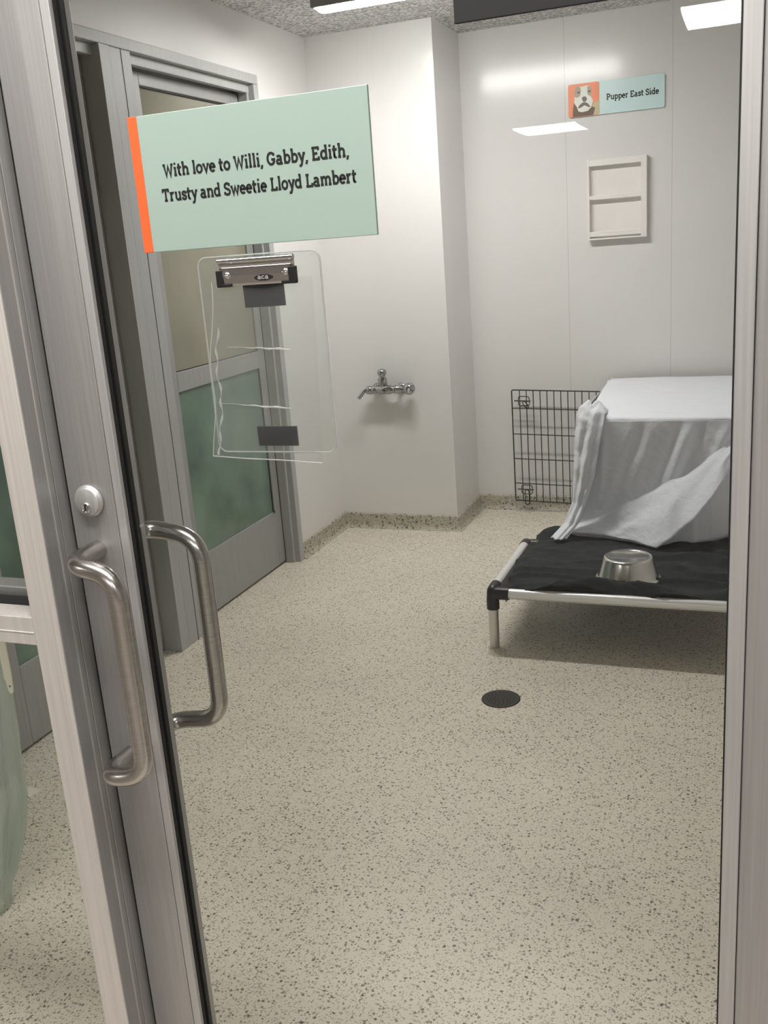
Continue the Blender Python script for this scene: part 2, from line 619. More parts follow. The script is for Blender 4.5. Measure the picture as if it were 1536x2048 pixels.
G = {
    ' ': (2.3, []),
    ',': (2.0, [[(1.05, 0.75), (1.05, 0.1), (0.45, -1.35)]]),
    'i': (2.7, [[(1.3, 0), (1.3, 5)], bs(1.3), ts(1.3, 5, 0.95, 0), [(1.3, 6.15), (1.3, 7.3)]]),
    'l': (2.7, [[(1.3, 0), (1.3, 7.5)], bs(1.3), ts(1.3, 7.5, 0.95, 0)]),
    't': (3.4, [[(1.3, 6.6), (1.3, 1.3)] + arc(2.2, 1.35, 0.9, 0.85, 180, 300, 8), [(0.1, 4.5), (3.0, 4.5)]]),
    'h': (5.4, [[(1.2, 0), (1.2, 7.5)], bs(1.2), ts(1.2, 7.5, 0.95, 0), [(1.2, 3.2)] + arc(2.75, 3.1, 1.35, 1.4, 150, 0, 10) + [(4.1, 0)], bs(4.1)]),
    'n': (5.4, [[(1.2, 0), (1.2, 5)], bs(1.2), ts(1.2, 5, 0.95, 0), [(1.2, 3.2)] + arc(2.75, 3.1, 1.35, 1.4, 150, 0, 10) + [(4.1, 0)], bs(4.1)]),
    'm': (8.0, [[(1.2, 0), (1.2, 5)], bs(1.2), ts(1.2, 5, 0.95, 0), [(1.2, 3.2)] + arc(2.6, 3.1, 1.25, 1.4, 150, 0, 10) + [(3.85, 0)], bs(3.85, 0, 0.8),
                [(3.85, 3.2)] + arc(5.3, 3.1, 1.3, 1.4, 150, 0, 10) + [(6.6, 0)], bs(6.6)]),
    'r': (3.9, [[(1.2, 0), (1.2, 5)], bs(1.2, 0, 1.05), ts(1.2, 5, 0.95, 0), [(1.2, 3.0)] + arc(2.75, 2.9, 1.4, 1.6, 150, 65, 8)]),
    'u': (5.4, [[(1.2, 5), (1.2, 2.0)] + arc(2.6, 1.95, 1.4, 1.45, 180, 330, 10) + [(4.1, 1.8)], ts(1.2, 5, 0.95, 0), [(4.1, 5), (4.1, 0)], ts(4.1, 5, 0.95, 0), [(4.1, H2 * 0.85), (5.0, H2 * 0.85)]]),
    'o': (4.8, [arc(2.3, 2.5, 1.75, 2.05, 0, 360, 26)]),
    'e': (4.6, [[(0.6, 2.65), (3.9, 2.65)] + arc(2.25, 2.5, 1.68, 2.03, 5, 318, 22)]),
    'c': (4.4, [arc(2.25, 2.5, 1.68, 2.03, 45, 318, 22)]),
    's': (4.0, [[(3.2, 3.6)] + arc(1.95, 3.6, 1.2, 0.95, 30, 230, 10) + arc(1.95, 1.45, 1.3, 1.0, 50, -150, 10), [(3.2, 4.6), (3.2, 3.35)], [(0.75, 1.65), (0.75, 0.4)]]),
    'a': (4.9, [[(0.75, 3.95)] + arc(2.0, 3.4, 1.35, 1.1, 130, 0, 10) + [(3.35, 0.45), (4.4, 0.45)], arc(1.95, 1.5, 1.35, 1.1, 0, 360, 20)]),
    'b': (5.0, [[(1.2, 0), (1.2, 7.5)], ts(1.2, 7.5, 0.95, 0), arc(2.65, 2.5, 1.6, 2.0, 0, 360, 24)]),
    'd': (5.2, [[(3.9, 0.0), (3.9, 7.5)], ts(3.9, 7.5, 0.95, 0), [(3.9, H2 * 0.85), (4.8, H2 * 0.85)], arc(2.3, 2.5, 1.65, 2.0, 0, 360, 24)]),
    'p': (5.0, [[(1.2, -2.2), (1.2, 5)], ts(1.2, 5, 0.95, 0), bs(1.2, -2.2), arc(2.65, 2.5, 1.6, 2.0, 0, 360, 24)]),
    'v': (4.6, [[(0.75, 5), (2.3, 0.3), (3.85, 5)], ts(0.75, 5, 0.8), ts(3.85, 5, 0.8)]),
    'y': (4.6, [[(0.75, 5), (2.4, 0.5)], [(3.95, 5), (2.0, -1.4), (1.5, -1.9), (0.5, -1.75)], ts(0.75, 5, 0.8), ts(3.95, 5, 0.8)]),
    'w': (6.6, [[(0.7, 5), (1.9, 0.3), (3.25, 4.3), (4.6, 0.3), (5.8, 5)], ts(0.7, 5, 0.75), ts(5.8, 5, 0.75)]),
    'W': (7.6, [[(0.9, 7), (2.2, 0.3), (3.75, 5.6), (5.3, 0.3), (6.6, 7)], ts(0.9, 7, 0.85), ts(6.6, 7, 0.85)]),
    'G': (6.4, [arc(3.2, 3.5, 2.35, 3.0, 48, 325, 24) + [(5.1, 3.0)], [(3.4, 3.0), (5.9, 3.0)], [(4.95, 6.4), (4.95, 4.9)]]),
    'E': (5.6, [[(1.3, 0), (1.3, 7)], [(0.3, 0.5), (4.9, 0.5)], [(0.3, 6.5), (4.8, 6.5)], [(1.3, 3.55), (3.9, 3.55)], [(4.6, 0), (4.6, 1.9)], [(4.5, 7), (4.5, 5.2)]]),
    'T': (5.8, [[(2.8, 0), (2.8, 7)], [(0.3, 6.5), (5.3, 6.5)], bs(2.8, 0, 1.15), [(0.7, 7), (0.7, 5.0)], [(4.9, 7), (4.9, 5.0)]]),
    'L': (5.4, [[(1.5, 0), (1.5, 7)], [(0.4, 0.5), (4.9, 0.5)], ts(1.5, 7, 1.1), [(4.6, 0), (4.6, 2.1)]]),
    'P': (5.6, [[(1.5, 0), (1.5, 7)], bs(1.5, 0, 1.15), [(0.4, 6.5), (3.0, 6.5)] + arc(3.0, 4.85, 1.75, 1.65, 90, -90, 12) + [(1.5, 3.2)]]),
    'S': (5.2, [[(4.1, 5.3)] + arc(2.6, 5.15, 1.7, 1.4, 30, 235, 12) + arc(2.55, 1.95, 1.85, 1.45, 55, -150, 12), [(4.2, 6.6), (4.2, 5.0)], [(0.8, 2.1), (0.8, 0.4)]]),
}


def ribbon(mb, pts, hw, to3):
    """stroke of half width hw along 2-D points, as a thin prism; to3(x, y, d) gives the 3-D point"""
    P = [Vector((p[0], p[1])) for p in pts]
    Q = [P[0]]
    for p in P[1:]:
        if (p - Q[-1]).length > 1e-4:
            Q.append(p)
    P = Q
    n = len(P)
    closed = n > 3 and (P[0] - P[-1]).length < 1e-3
    if closed:
        P = P[:-1]
        n -= 1
    L, Rr = [], []
    for i in range(n):
        if closed:
            a, c = (P[i] - P[i - 1]).normalized(), (P[(i + 1) % n] - P[i]).normalized()
        else:
            a = (P[i] - P[i - 1]).normalized() if i else (P[1] - P[0]).normalized()
            c = (P[i + 1] - P[i]).normalized() if i < n - 1 else a
        na, nc = Vector((-a.y, a.x)), Vector((-c.y, c.x))
        mvec = (na + nc)
        mvec = mvec.normalized() if mvec.length > 1e-4 else na
        k = hw / max(0.45, mvec.dot(na))
        L.append(P[i] + mvec * k)
        Rr.append(P[i] - mvec * k)
    vs = []
    for i in range(n):
        for q in (L[i], Rr[i]):
            vs.append(to3(q.x, q.y, 0))
            vs.append(to3(q.x, q.y, 1))
    fs = []
    m = n if closed else n - 1
    for i in range(m):
        j = (i + 1) % n
        a, b = i * 4, j * 4
        fs += [(a + 1, b + 1, b + 3, a + 3), (a, a + 2, b + 2, b), (a, b, b + 1, a + 1), (a + 2, a + 3, b + 3, b + 2)]
    if not closed:
        e = (n - 1) * 4
        fs += [(0, 1, 3, 2), (e, e + 2, e + 3, e + 1)]
    mb.add(vs, fs)


def lettering(text, x0, x1, zb, cap, y, thick):
    """text in a plane facing -Y: from x0 to x1, baseline zb, capital height cap, front face at y - thick"""
    mb = MB()
    strokes, x = [], 0.0
    for ch in text:
        adv, st = G[ch]
        for s in st:
            strokes.append([(p[0] + x, p[1]) for p in s])
        x += adv
    lo = min(p[0] for s in strokes for p in s)
    hi = max(p[0] for s in strokes for p in s)
    sx, sz = (x1 - x0) / (hi - lo), cap / 7.0
    k = 0
    for s in strokes:
        e = 0.000015 * (k % 5)
        k += 1
        ribbon(mb, s, H2, lambda a, b, d: (x0 + (a - lo) * sx, y - (thick + e) * d, zb + b * sz))
    return mb


# ================================================================== the setting
XL, YB, YC, XC, XR, ZC = -2.26, 5.538, 5.06, -1.558, 0.36, 2.68
YG = 1.05                                     # plane of the glass front
LX0, LX1, LY0 = -4.2, 3.4, -9.9               # lobby

o = MB().box(LX0 - 0.1, LX1 + 0.1, 0.30, YB + 0.1, -0.08, 0).build('floor', M['floor'])
struct(o, 'pale speckled terrazzo floor', 'floor')
o = MB().box(LX0 - 0.1, LX1 + 0.1, LY0 - 0.1, 0.30, -0.08, 0).build('floor_lobby', M['lobby_floor'])
struct(o, 'brown lobby floor before the glass front', 'floor')
o = MB().box(LX0 - 0.1, LX1 + 0.1, LY0 - 0.1, YB + 0.1, ZC, ZC + 0.08).build('ceiling', M['ceiling'])
struct(o, 'stippled white ceiling', 'ceiling')

mb = MB()
mb.box(LX0, XC, YC, YB + 0.1, 0, ZC)
mb.box(XC, XR + 0.1, YB, YB + 0.1, 0, ZC)
struct(mb.build('wall_back', M['wall']), 'glossy white panelled back wall with a projecting pier at left', 'wall')
mb = MB()
mb.box(XL - 0.12, XL, 4.435, YC, 0, ZC)
mb.box(XL - 0.12, XL, YG + 0.02, 4.435, 2.418, ZC)
mb.box(XL - 0.12, XL, YG + 0.02, 2.01, 0, 2.418)
mb.box(XL - 0.12, XL - 0.10, 2.01, 4.435, 0, 2.418)
struct(mb.build('wall_left', M['wall_plain']), 'white left wall holding two grey doors', 'wall')
struct(MB().box(XR, XR + 0.1, YG + 0.02, YB, 0, ZC).build('wall_right', M['wall_plain']), 'white right wall of the kennel', 'wall')
mb = MB()
mb.box(0.10, LX1, 0.99, 1.07, 0, ZC)
mb.box(LX0, -2.30, 0.975, 1.07, 0, ZC)
mb.box(-2.30, 0.10, 0.99, 1.07, 2.20, ZC)
struct(mb.build('wall_front', M['lobby']), 'wall around the glass kennel front', 'wall')
mb = MB()
mb.box(LX0 - 0.1, LX0, LY0, 1.07, 0, ZC)
struct(mb.build('wall_west', M['lobby']), 'left lobby wall', 'wall')
struct(MB().box(LX1, LX1 + 0.1, LY0, 1.07, 0, ZC).build('wall_east', M['lobby']), 'right lobby wall', 'wall')
struct(MB().box(LX0, LX1, LY0 - 0.1, LY0, 0, ZC).build('wall_south', M['lobby']), 'far lobby wall', 'wall')
struct(MB().box(-2.64, -2.22, -5.3, -4.9, 0, ZC).build('trim_1', M['wall_plain']), 'white lobby pillar', 'pillar')

# terrazzo cove base
CV = [(0, 0), (0.034, 0), (0.022, 0.006), (0.015, 0.016), (0.012, 0.032), (0.012, 0.082), (0.008, 0.088), (0, 0.088)]
mb = MB()
rows = []
for wx, wy, ox, oy in ((XL, YC, 0, -1), (XC, YC, 1, -1), (XC, YB, 1, -1), (XR, YB, 0, -1)):   # mitred run round the pier
    rows.append([(wx + ox * a, wy + oy * a, b) for a, b in CV])
nc = len(CV)
mb.add([q for r_ in rows for q in r_], [(i * nc + k, (i + 1) * nc + k, (i + 1) * nc + (k + 1) % nc, i * nc + (k + 1) % nc) for i in range(3) for k in range(nc)])
mb.add(rows[0], [list(range(nc))])
mb.add(rows[-1], [list(range(nc))[::-1]])
struct(mb.build('baseboard_back', M['base']), 'speckled terrazzo cove base along the back wall', 'baseboard')
mb = MB()
mb.prism([(XL + a, b) for a, b in CV], 1, 4.44, YC)
struct(mb.build('baseboard_left', M['base']), 'speckled terrazzo cove base beside the far grey door', 'baseboard')
mb = MB()
mb.prism([(XR - a, b) for a, b in CV], 1, YG + 0.03, YB)
struct(mb.build('baseboard_right', M['base']), 'speckled terrazzo cove base on the right wall', 'baseboard')

# ------------------------------------------------------------------ two grey doors in the left wall
XF, XD = -2.24, -2.32


def frame_post(mb, y0, y1, z1=2.418):
    mb.box(XD - 0.03, XF, y0, y1, 0, z1)


fr = struct_root('trim_2', 'grey aluminium frame around the two left doors', 'door frame', (XF, 3.3, 0))
mb = MB()
frame_post(mb, 3.20, 3.40, 2.3755)
mb.build('centre_post', M['frame_grey'], fr, bevel=0.003)
mb = MB()
for yy in (3.262, 3.335):
    mb.box(XF - 0.0005, XF + 0.0012, yy, yy + 0.0035, 0.0, 2.375)
mb.build('joint_line', M['seam'], fr)
mb = MB()
mb.box(XF - 0.002, XF + 0.0035, 3.20, 3.262, 0.0, 2.375)
mb.build('raised_strip', M['frame_grey'], fr, bevel=0.001)
mb = MB()
frame_post(mb, 4.39, 4.437, 2.3755)
mb.box(XD + 0.0, XF - 0.03, 4.372, 4.39, 0, 2.375)
mb.build('far_jamb', M['frame_grey'], fr, bevel=0.003)
mb = MB()
frame_post(mb, 2.01, 2.21, 2.3755)
mb.build('near_jamb', M['frame_grey'], fr, bevel=0.003)
mb = MB()
mb.box(XD - 0.03, XF, 2.01, 4.437, 2.376, 2.419)
mb.build('head', M['frame_grey'], fr, bevel=0.003)
mb = MB()
mb.box(XF - 0.055, XF - 0.028, 3.40, 4.39, 2.338, 2.376)
mb.box(XF - 0.055, XF - 0.028, 2.21, 3.20, 2.338, 2.376)
mb.build('head_stop', M['frame_grey'], fr, bevel=0.002)


def grey_door(name, y0, y1, label, seal=0.020):
    r = struct_root(name, label, 'door', (XD, (y0 + y1) / 2, 0))
    g = 0.006
    mb = MB()
    x0, x1 = XD - 0.04, XD
    mb.box(x0, x1, y0 + g, y0 + 0.155, 0.012, 2.335)
    mb.box(x0, x1, y1 - 0.085, y1 - seal, 0.012, 2.335)
    mb.box(x0, x1, y0 + 0.155, y1 - 0.085, 2.284, 2.335)
    mb.box(x0, x1, y0 + 0.155, y1 - 0.085, 1.052, 1.138)
    mb.box(x0, x1, y0 + 0.155, y1 - 0.085, 0.012, 0.302)
    mb.build('leaf_frame', M['leaf_grey'], r, bevel=0.003)
    MB().box(x0 + 0.015, x0 + 0.030, y0 + 0.15, y1 - 0.08, 1.135, 2.287).build('upper_pane', M['upper_pane'], r)
    MB().box(x0 + 0.015, x0 + 0.030, y0 + 0.15, y1 - 0.08, 0.299, 1.055).build('lower_pane', M['lower_pane'], r)
    mb = MB()
    mb.box(x0 + 0.03, x0 + 0.037, y0 + 0.155, y1 - 0.085, 2.277, 2.285)
    mb.box(x0 + 0.03, x0 + 0.037, y0 + 0.155, y1 - 0.085, 1.136, 1.141)
    mb.box(x0 + 0.03, x0 + 0.037, y1 - 0.090, y1 - 0.085, 0.30, 1.052)
    mb.build('gasket', M['rubber'], r)
    MB().box(x0 + 0.005, x1 - 0.004, y1 - seal, y1 - 0.001, 0.012, 2.335).build('edge_gap_seal', M['rubber'], r)
    return r


d2 = grey_door('door_2', 3.40, 4.39, 'far grey door in the left wall, beige pane over green pane')
d3 = grey_door('door_3', 2.21, 3.20, 'nearer grey door in the left wall, behind the glass door stile', 0.005)
# thin cord hanging beside the pane of the far door
mb = MB()
mb.tube([(XD + 0.004, 4.285, 0.62), (XD + 0.004, 4.286, 0.5), (XD + 0.004, 4.288, 0.315)], 0.0022, 6)
mb.lathe([(0, 0), (0.005, 0.003), (0.006, 0.010), (0.003, 0.018), (0, 0.02)], (XD + 0.006, 4.288, 0.300), seg=10)
mb.build('pull_cord', M['seam'], d2)
mb = MB()
mb.tube(fillet([(XD, 2.335, 1.02), (XD + 0.055, 2.335, 1.02), (XD + 0.055, 2.335, 0.86), (XD, 2.335, 0.86)], 0.03), 0.010, 10)
mb.build('door_pull', M['chrome'], d3)

# ------------------------------------------------------------------ glass front: left light (window_1), jamb, glass door, right stile
YJ = 0.975                                     # front plane of the fixed frame
jx0, jx1 = -0.919, -0.875
win = struct_root('window_1', 'fixed glazed light left of the glass door with a pale mid rail', 'window', (-1.5, YJ, 0))
mb = MB()
mb.box(jx0, jx1, YJ, 1.035, 0, 2.2)
mb.build('jamb', M['alu_pale'], win, bevel=0.0015)
mb = MB()                                      # reveal of the jamb, grooved
mb.box(jx1 - 0.001, jx1 + 0.0012, YJ + 0.0012, 1.000, 0, 2.2)
mb.box(jx1 - 0.001, jx1 + 0.0012, 1.0035, 1.012, 0, 2.2)
mb.box(jx1 - 0.001, jx1 + 0.0026, 1.0125, 1.034, 0, 2.2)
mb.build('reveal_cover', M['alu_door'], win, bevel=0.0006)
mb = MB()
mb.box(jx1 - 0.0012, jx1 - 0.0002, 1.0, 1.0035, 0, 2.2)
mb.build('reveal_groove', M['seam'], win)
mb = MB()
mb.box(jx0, jx1 - 0.003, 1.035, 1.10, 0, 2.2)
mb.build('inner_jamb', M['alu_door'], win, bevel=0.0015)
mb = MB()                                      # mid rail
mb.box(-2.26, jx0, YJ + 0.0005, 1.016, 1.101, 1.1425)
mb.build('mid_rail', M['alu_pale'], win, bevel=0.0012)
mb = MB()
mb.box(-2.26, jx0 - 0.0005, YJ - 0.0004, YJ + 0.001, 1.1195, 1.1205)  # thin white line stands in for the highlight along the rail
mb.build('rail_highlight', M['white_plastic'], win)
mb = MB()
mb.box(-2.26, jx0, 1.016, 1.026, 1.10, 1.152)
mb.build('gasket', M['rubber'], win)
mb = MB()
mb.box(-2.26, jx0, 1.036, 1.07, 1.112, 1.162)
mb.build('inner_rail', M['alu_door'], win, bevel=0.002)
mb = MB()
mb.box(-2.30, -2.26, YJ, 1.07, 0, 2.2)
mb.box(-2.26, jx0, YJ, 1.07, 2.10, 2.2)
mb.box(-2.26, jx0, YJ, 1.07, 0, 0.10)
mb.build('outer_frame', M['alu_pale'], win, bevel=0.002)
mb = MB()
mb.box(-2.26, jx0, 1.027, 1.033, 0.10, 2.10)
mb.build('glass_pane', M['glass'], win)

door = struct_root('door_1', 'glass kennel door with satin aluminium stiles and offset pull handles', 'door', (-0.868, 1.05, 0))
sx0, sx1 = -0.868, -0.795
mb = MB()
mb.box(sx0, sx1, 1.030, 1.075, 0.01, 2.09)
mb.box(0.0, 0.098, 1.030, 1.075, 0.01, 2.09)
mb.box(sx1, 0.0, 1.030, 1.075, 0.01, 0.26)
mb.box(sx1, 0.0, 1.030, 1.075, 1.99, 2.09)
mb.build('stile_frame', M['alu_door'], door, bevel=0.0015)
mb = MB()
mb.box(sx1 + 0.0006, -0.781, 1.0305, 1.0382, 0.26, 1.99)
mb.box(-0.0185, -0.0006, 1.0275, 1.0382, 0.26, 1.99)
mb.box(-0.781, -0.0185, 1.0305, 1.0382, 0.26, 0.275)
mb.box(-0.781, -0.0185, 1.0305, 1.0382, 1.975, 1.99)
mb.build('glazing_bead', M['alu'], door, bevel=0.0012)
mb = MB()
mb.box(sx1, -0.782, 1.0595, 1.0725, 0.26, 1.99)
mb.box(-0.015, 0.0, 1.0595, 1.0725, 0.26, 1.99)
mb.build('inner_glazing_bead', M['alu_door'], door, bevel=0.0012)
mb = MB()
mb.box(sx1, -0.7805, 1.0384, 1.0445, 0.26, 1.99)
mb.box(sx1, -0.7805, 1.0515, 1.0594, 0.26, 1.99)
mb.box(-0.0205, 0.0, 1.0384, 1.0445, 0.26, 1.99)
mb.box(-0.0205, 0.0, 1.0515, 1.0594, 0.26, 1.99)
mb.build('gasket', M['rubber'], door)
MB().box(jx1 + 0.0005, sx0 + 0.002, 1.052, 1.07, 0.01, 2.09).build('gap_shade_strip', M['rubber'], door)  # black strip put in for the shade between jamb and stile
MB().box(-0.793, -0.002, 1.0446, 1.0514, 0.262, 1.988).build('glass_pane', M['glass'], door)


def pull(sgn, y_face, gx, dz, part_name, label):
    y1 = y_face + sgn * 0.066
    zt, zb = 1.228 + dz, 0.914 + dz
    px = -0.832
    pts = [(px, y_face - sgn * 0.001, zt), (px, y1, zt), (gx, y1, zt - 0.012), (gx, y1, zb + 0.012), (px, y1, zb), (px, y_face - sgn * 0.001, zb)]
    mb = MB().tube(fillet(pts, 0.040, 12), 0.0130, 22)
    ob = mb.build(part_name, M['steel'], door)
    ob['label'] = label
    return ob


pull(-1, 1.030, -0.760, 0.0, 'pull_handle', 'stainless offset pull on the near side of the stile')
pull(1, 1.075, -0.743, -0.002, 'inner_pull_handle', 'stainless offset pull seen through the glass')
# lock cylinder
lk = MB().lathe([(0.0205, 0.0), (0.0225, 0.001), (0.0225, 0.004), (0.0205, 0.0055), (0.0200, 0.0058), (0.0195, 0.0085), (0.0180, 0.0095), (0, 0.0095)],
                (-0.8335, 1.030, 1.297), (0, -1, 0), 40).build('lock_cylinder', M['alu'], door)
MB().lathe([(0.0072, 0.0), (0.0072, 0.0115), (0.0062, 0.0122), (0.0055, 0.0115), (0, 0.0115)], (-0.8345, 1.0296, 1.2895), (0, -1, 0), 28).build('key_plug', M['chrome'], lk)
MB().box(-0.8351, -0.8339, 1.0176, 1.0186, 1.2850, 1.2940).build('keyway', M['hole'], lk)

struct(MB().box(-2.30, 0.10, 0.985, 1.07, 2.10, 2.20).build('trim_3', M['alu_door'], bevel=0.002), 'aluminium header over the glass front', 'header')

# ------------------------------------------------------------------ ceiling lights


def lamp(name, x0, x1, y0, y1, label, mat, group):
    zb = 2.600
    r = thing(name, label, 'ceiling light', ((x0 + x1) / 2, (y0 + y1) / 2, ZC), group)
    mb = MB()
    mb.box(x0, x1, y0, y0 + 0.012, zb, ZC)
    mb.box(x0, x1, y1 - 0.012, y1, zb + 0.012, ZC)
    mb.box(x0, x1, y0 + 0.012, y1 - 0.012, ZC - 0.02, ZC)
    mb.box(x0, x0 + 0.012, y0 + 0.012, y1 - 0.012, zb, ZC - 0.02)
    mb.box(x1 - 0.012, x1, y0 + 0.012, y1 - 0.012, zb, ZC - 0.02)
    mb.build('housing', M['housing'], r, bevel=0.002)
    mb = MB()
    n = 10
    pr = [(y0 + 0.012, zb + 0.001)] + [(y0 + 0.012 + (y1 - y0 - 0.024) * k / n, zb - 0.008 * math.sin(math.pi * k / n) ** 0.6) for k in range(1, n)] + [(y1 - 0.012, zb + 0.002), (y1 - 0.012, ZC - 0.03), (y0 + 0.012, ZC - 0.03)]
    mb.prism(pr, 0, x0 + 0.015, x1 - 0.015)
    mb.build('lens', mat, r)
    return r


lamp('ceiling_light', -1.82, -0.85, 4.17, 4.31, 'white tube ceiling light over the kennel near the back wall', M['lamp_room'], None)
for (x0, x1, yc, hw, lab) in ((-0.40, 0.80, -3.58, 0.30, 'broad lobby ceiling light mirrored at the upper right of the glass'),
                              (-2.30, -1.66, -8.25, 0.40, 'far lobby ceiling light mirrored under the dog name sign'),
                              (-4.05, -3.15, -2.0, 0.15, 'added unseen fill light at the far left end of the lobby'),  # added lamp, out of view, brightens the post between the grey doors
                              (1.00, 2.20, -2.0, 0.15, 'added unseen fill light at the right of the lobby, beside the glass front'),  # second added lamp, unseen, lights the post side through the door glass
                              (-1.3, 0.3, 0.45, 0.12, 'lobby ceiling light just in front of the glass kennel front')):
    lamp('ceiling_light', x0, x1, yc - hw, yc + hw, lab, M['lamp_lobby'], 'lobby ceiling lights')

# poster far across the lobby, mirrored faintly in the glass
o = MB().box(-2.63, -2.10, LY0, LY0 + 0.006, 1.46, 2.29).build('poster', M['salmon'])
tag(o, 'salmon poster on the far lobby wall, faintly mirrored in the glass', 'poster')

# ------------------------------------------------------------------ dedication sign on the glass
r = thing('dedication_sign', 'large mint sign with orange edge and black dedication on the glass door', 'sign', (-0.548, 1.0444, 1.69))
MB().box(-0.6885, -0.3955, 1.0394, 1.0443, 1.612, 1.767).build('mint_panel', M['mint'], r, bevel=0.0006)
MB().box(-0.7015, -0.6886, 1.0394, 1.0443, 1.612, 1.767).build('orange_stripe', M['orange'], r, bevel=0.0006)
t = lettering('With love to Willi, Gabby, Edith,', -0.6605, -0.4235, 1.6965, 0.0142, 1.0394, 0.0003)
t.build('first_text_line', M['ink'], r)
t = lettering('Trusty and Sweetie Lloyd Lambert', -0.6655, -0.4155, 1.6690, 0.0142, 1.0394, 0.0003)
t.build('second_text_line', M['ink'], r)

o = MB().box(-0.2960, -0.1290, 1.0405, 1.0443, 1.812, 1.925).build('notice_plate', M['black_matte'], bevel=0.0008)
tag(o, 'plain black notice plate high on the glass door', 'sign')

# ------------------------------------------------------------------ clipboard on the glass


def rrect(x0, x1, z0, z1, r, n=6):
    p = []
    for cx, cz, a in ((x1 - r, z1 - r, 0), (x0 + r, z1 - r, 90), (x0 + r, z0 + r, 180), (x1 - r, z0 + r, 270)):
        p += arc(cx, cz, r, r, a, a + 90, n)
    return p


def shear_panel(poly, y0, y1, k=0.0, zt=1.598):
    """prism in XZ whose points lean by k per unit below zt"""
    return MB().prism_y([(x + k * (zt - z), z) for x, z in poly], y0, y1)


def prism_y(self, poly, y0, y1):
    n = len(poly)
    vs = [(x, y0, z) for x, z in poly] + [(x, y1, z) for x, z in poly]
    fs = [list(range(n)), list(range(n, 2 * n))[::-1]] + [(i, (i + 1) % n, n + (i + 1) % n, n + i) for i in range(n)]
    return self.add(vs, fs)


MB.prism_y = prism_y

cb = thing('clipboard', 'small clear acrylic clipboard with steel clip stuck on the glass door', 'clipboard', (-0.548, 1.0444, 1.49))
bx0, bx1, bz0, bz1 = -0.6290, -0.4680, 1.3640, 1.6010
MB().prism_y(rrect(bx0, bx1, bz0, bz1, 0.011), 1.0385, 1.0410).build('board', M['acrylic'], cb)
mb = MB()
rim = [(x, 1.0397, z) for x, z in rrect(bx0, bx1, bz0, bz1, 0.011)]
mb.tube(rim, 0.0011, 6, closed=True)
mb.build('board_edge', M['acrylic_edge'], cb)
MB().prism_y([(-0.5715, 1.5400), (-0.5185, 1.5405), (-0.5190, 1.5720), (-0.5722, 1.5720)], 1.0410, 1.0440).build('hook_tape', M['velcro'], cb)
MB().prism_y([(-0.5730, 1.3715), (-0.5195, 1.3715), (-0.5195, 1.3955), (-0.5735, 1.3955)], 1.0410, 1.0440).build('hook_tape', M['velcro'], cb)
# clip: base plate with rolled top, spring lever leaf, end caps, rivets, oval badge
cx0, cx1 = -0.5985, -0.5000
mb = MB()
mb.prism([(1.0384, 1.5985), (1.0384, 1.5690), (1.0372, 1.5690), (1.0365, 1.5840), (1.0345, 1.5905), (1.0340, 1.5945), (1.0352, 1.5985)], 0, cx0, cx1)
clip = mb.build('clip', M['chrome'], cb, bevel=0.0005)
mb = MB()
mb.tube([(cx0 - 0.0005, 1.0352, 1.5955), (cx1 + 0.0005, 1.0352, 1.5955)], 0.0032, 16)
mb.build('rolled_spring', M['chrome'], clip)
mb = MB()
mb.prism([(1.0362, 1.5890), (1.0335, 1.5860), (1.0322, 1.5780), (1.0335, 1.5690), (1.0350, 1.5665), (1.0362, 1.5668), (1.0345, 1.5700), (1.0335, 1.5780), (1.0347, 1.5850)], 0, cx0 + 0.004, cx1 - 0.004)
mb.build('lever_leaf', M['chrome'], clip)
for a, b, c in ((cx0 - 0.003, cx0 + 0.006, cx0 + 0.016), (cx1 - 0.006, cx1 + 0.003, cx1 - 0.016)):
    lo, hi = min(a, b), max(a, b)
    mb = MB()
    mb.box(lo, hi, 1.0312, 1.0384, 1.5660, 1.5850)
    mb.box(min(lo, c), max(hi, c), 1.0316, 1.0380, 1.5655, 1.5695)
    mb.build('end_cap', M['black_plastic'], clip, bevel=0.0008)
for xx in (cx0 + 0.0115, cx1 - 0.0095):
    MB().lathe([(0.0042, 0), (0.0042, 0.0012), (0.0030, 0.0026), (0, 0.0030)], (xx, 1.0326, 1.5788), (0, -1, 0), 18).build('rivet', M['chrome'], clip)
bd = MB().prism_y([(-0.5385 + 0.0122 * math.cos(t * math.pi / 16), 1.5742 + 0.0037 * math.sin(t * math.pi / 16)) for t in range(32)], 1.0317, 1.0324).build('badge', M['ink'], clip)
lettering('aca', -0.5455, -0.5320, 1.5726, 0.0055, 1.0317, 0.0002).build('badge_letters', M['alu'], bd)

# vinyl sleeve gripped by the clip
mb = MB()


def sleeve_pt(u, v):
    zt, zb = 1.5725, 1.3585 - 0.007 * u
    z = zt + (zb - zt) * v
    xl = -0.6115 - 0.0245 * v + 0.0025 * math.sin(v * 11.0)
    xr = -0.4780 - 0.0080 * v
    x = xl + (xr - xl) * u
    crease = math.exp(-((v - 0.36) / 0.012) ** 2) + math.exp(-((v - 0.68) / 0.012) ** 2)
    y = 1.0368 - 0.0025 * math.sin(v * 9.5) ** 2 * (0.4 + 0.6 * math.sin(u * 3.0)) - 0.0014 * crease - 0.0012 * math.sin(u * 9 + v * 5)
    return (x, min(y, 1.0378), z)


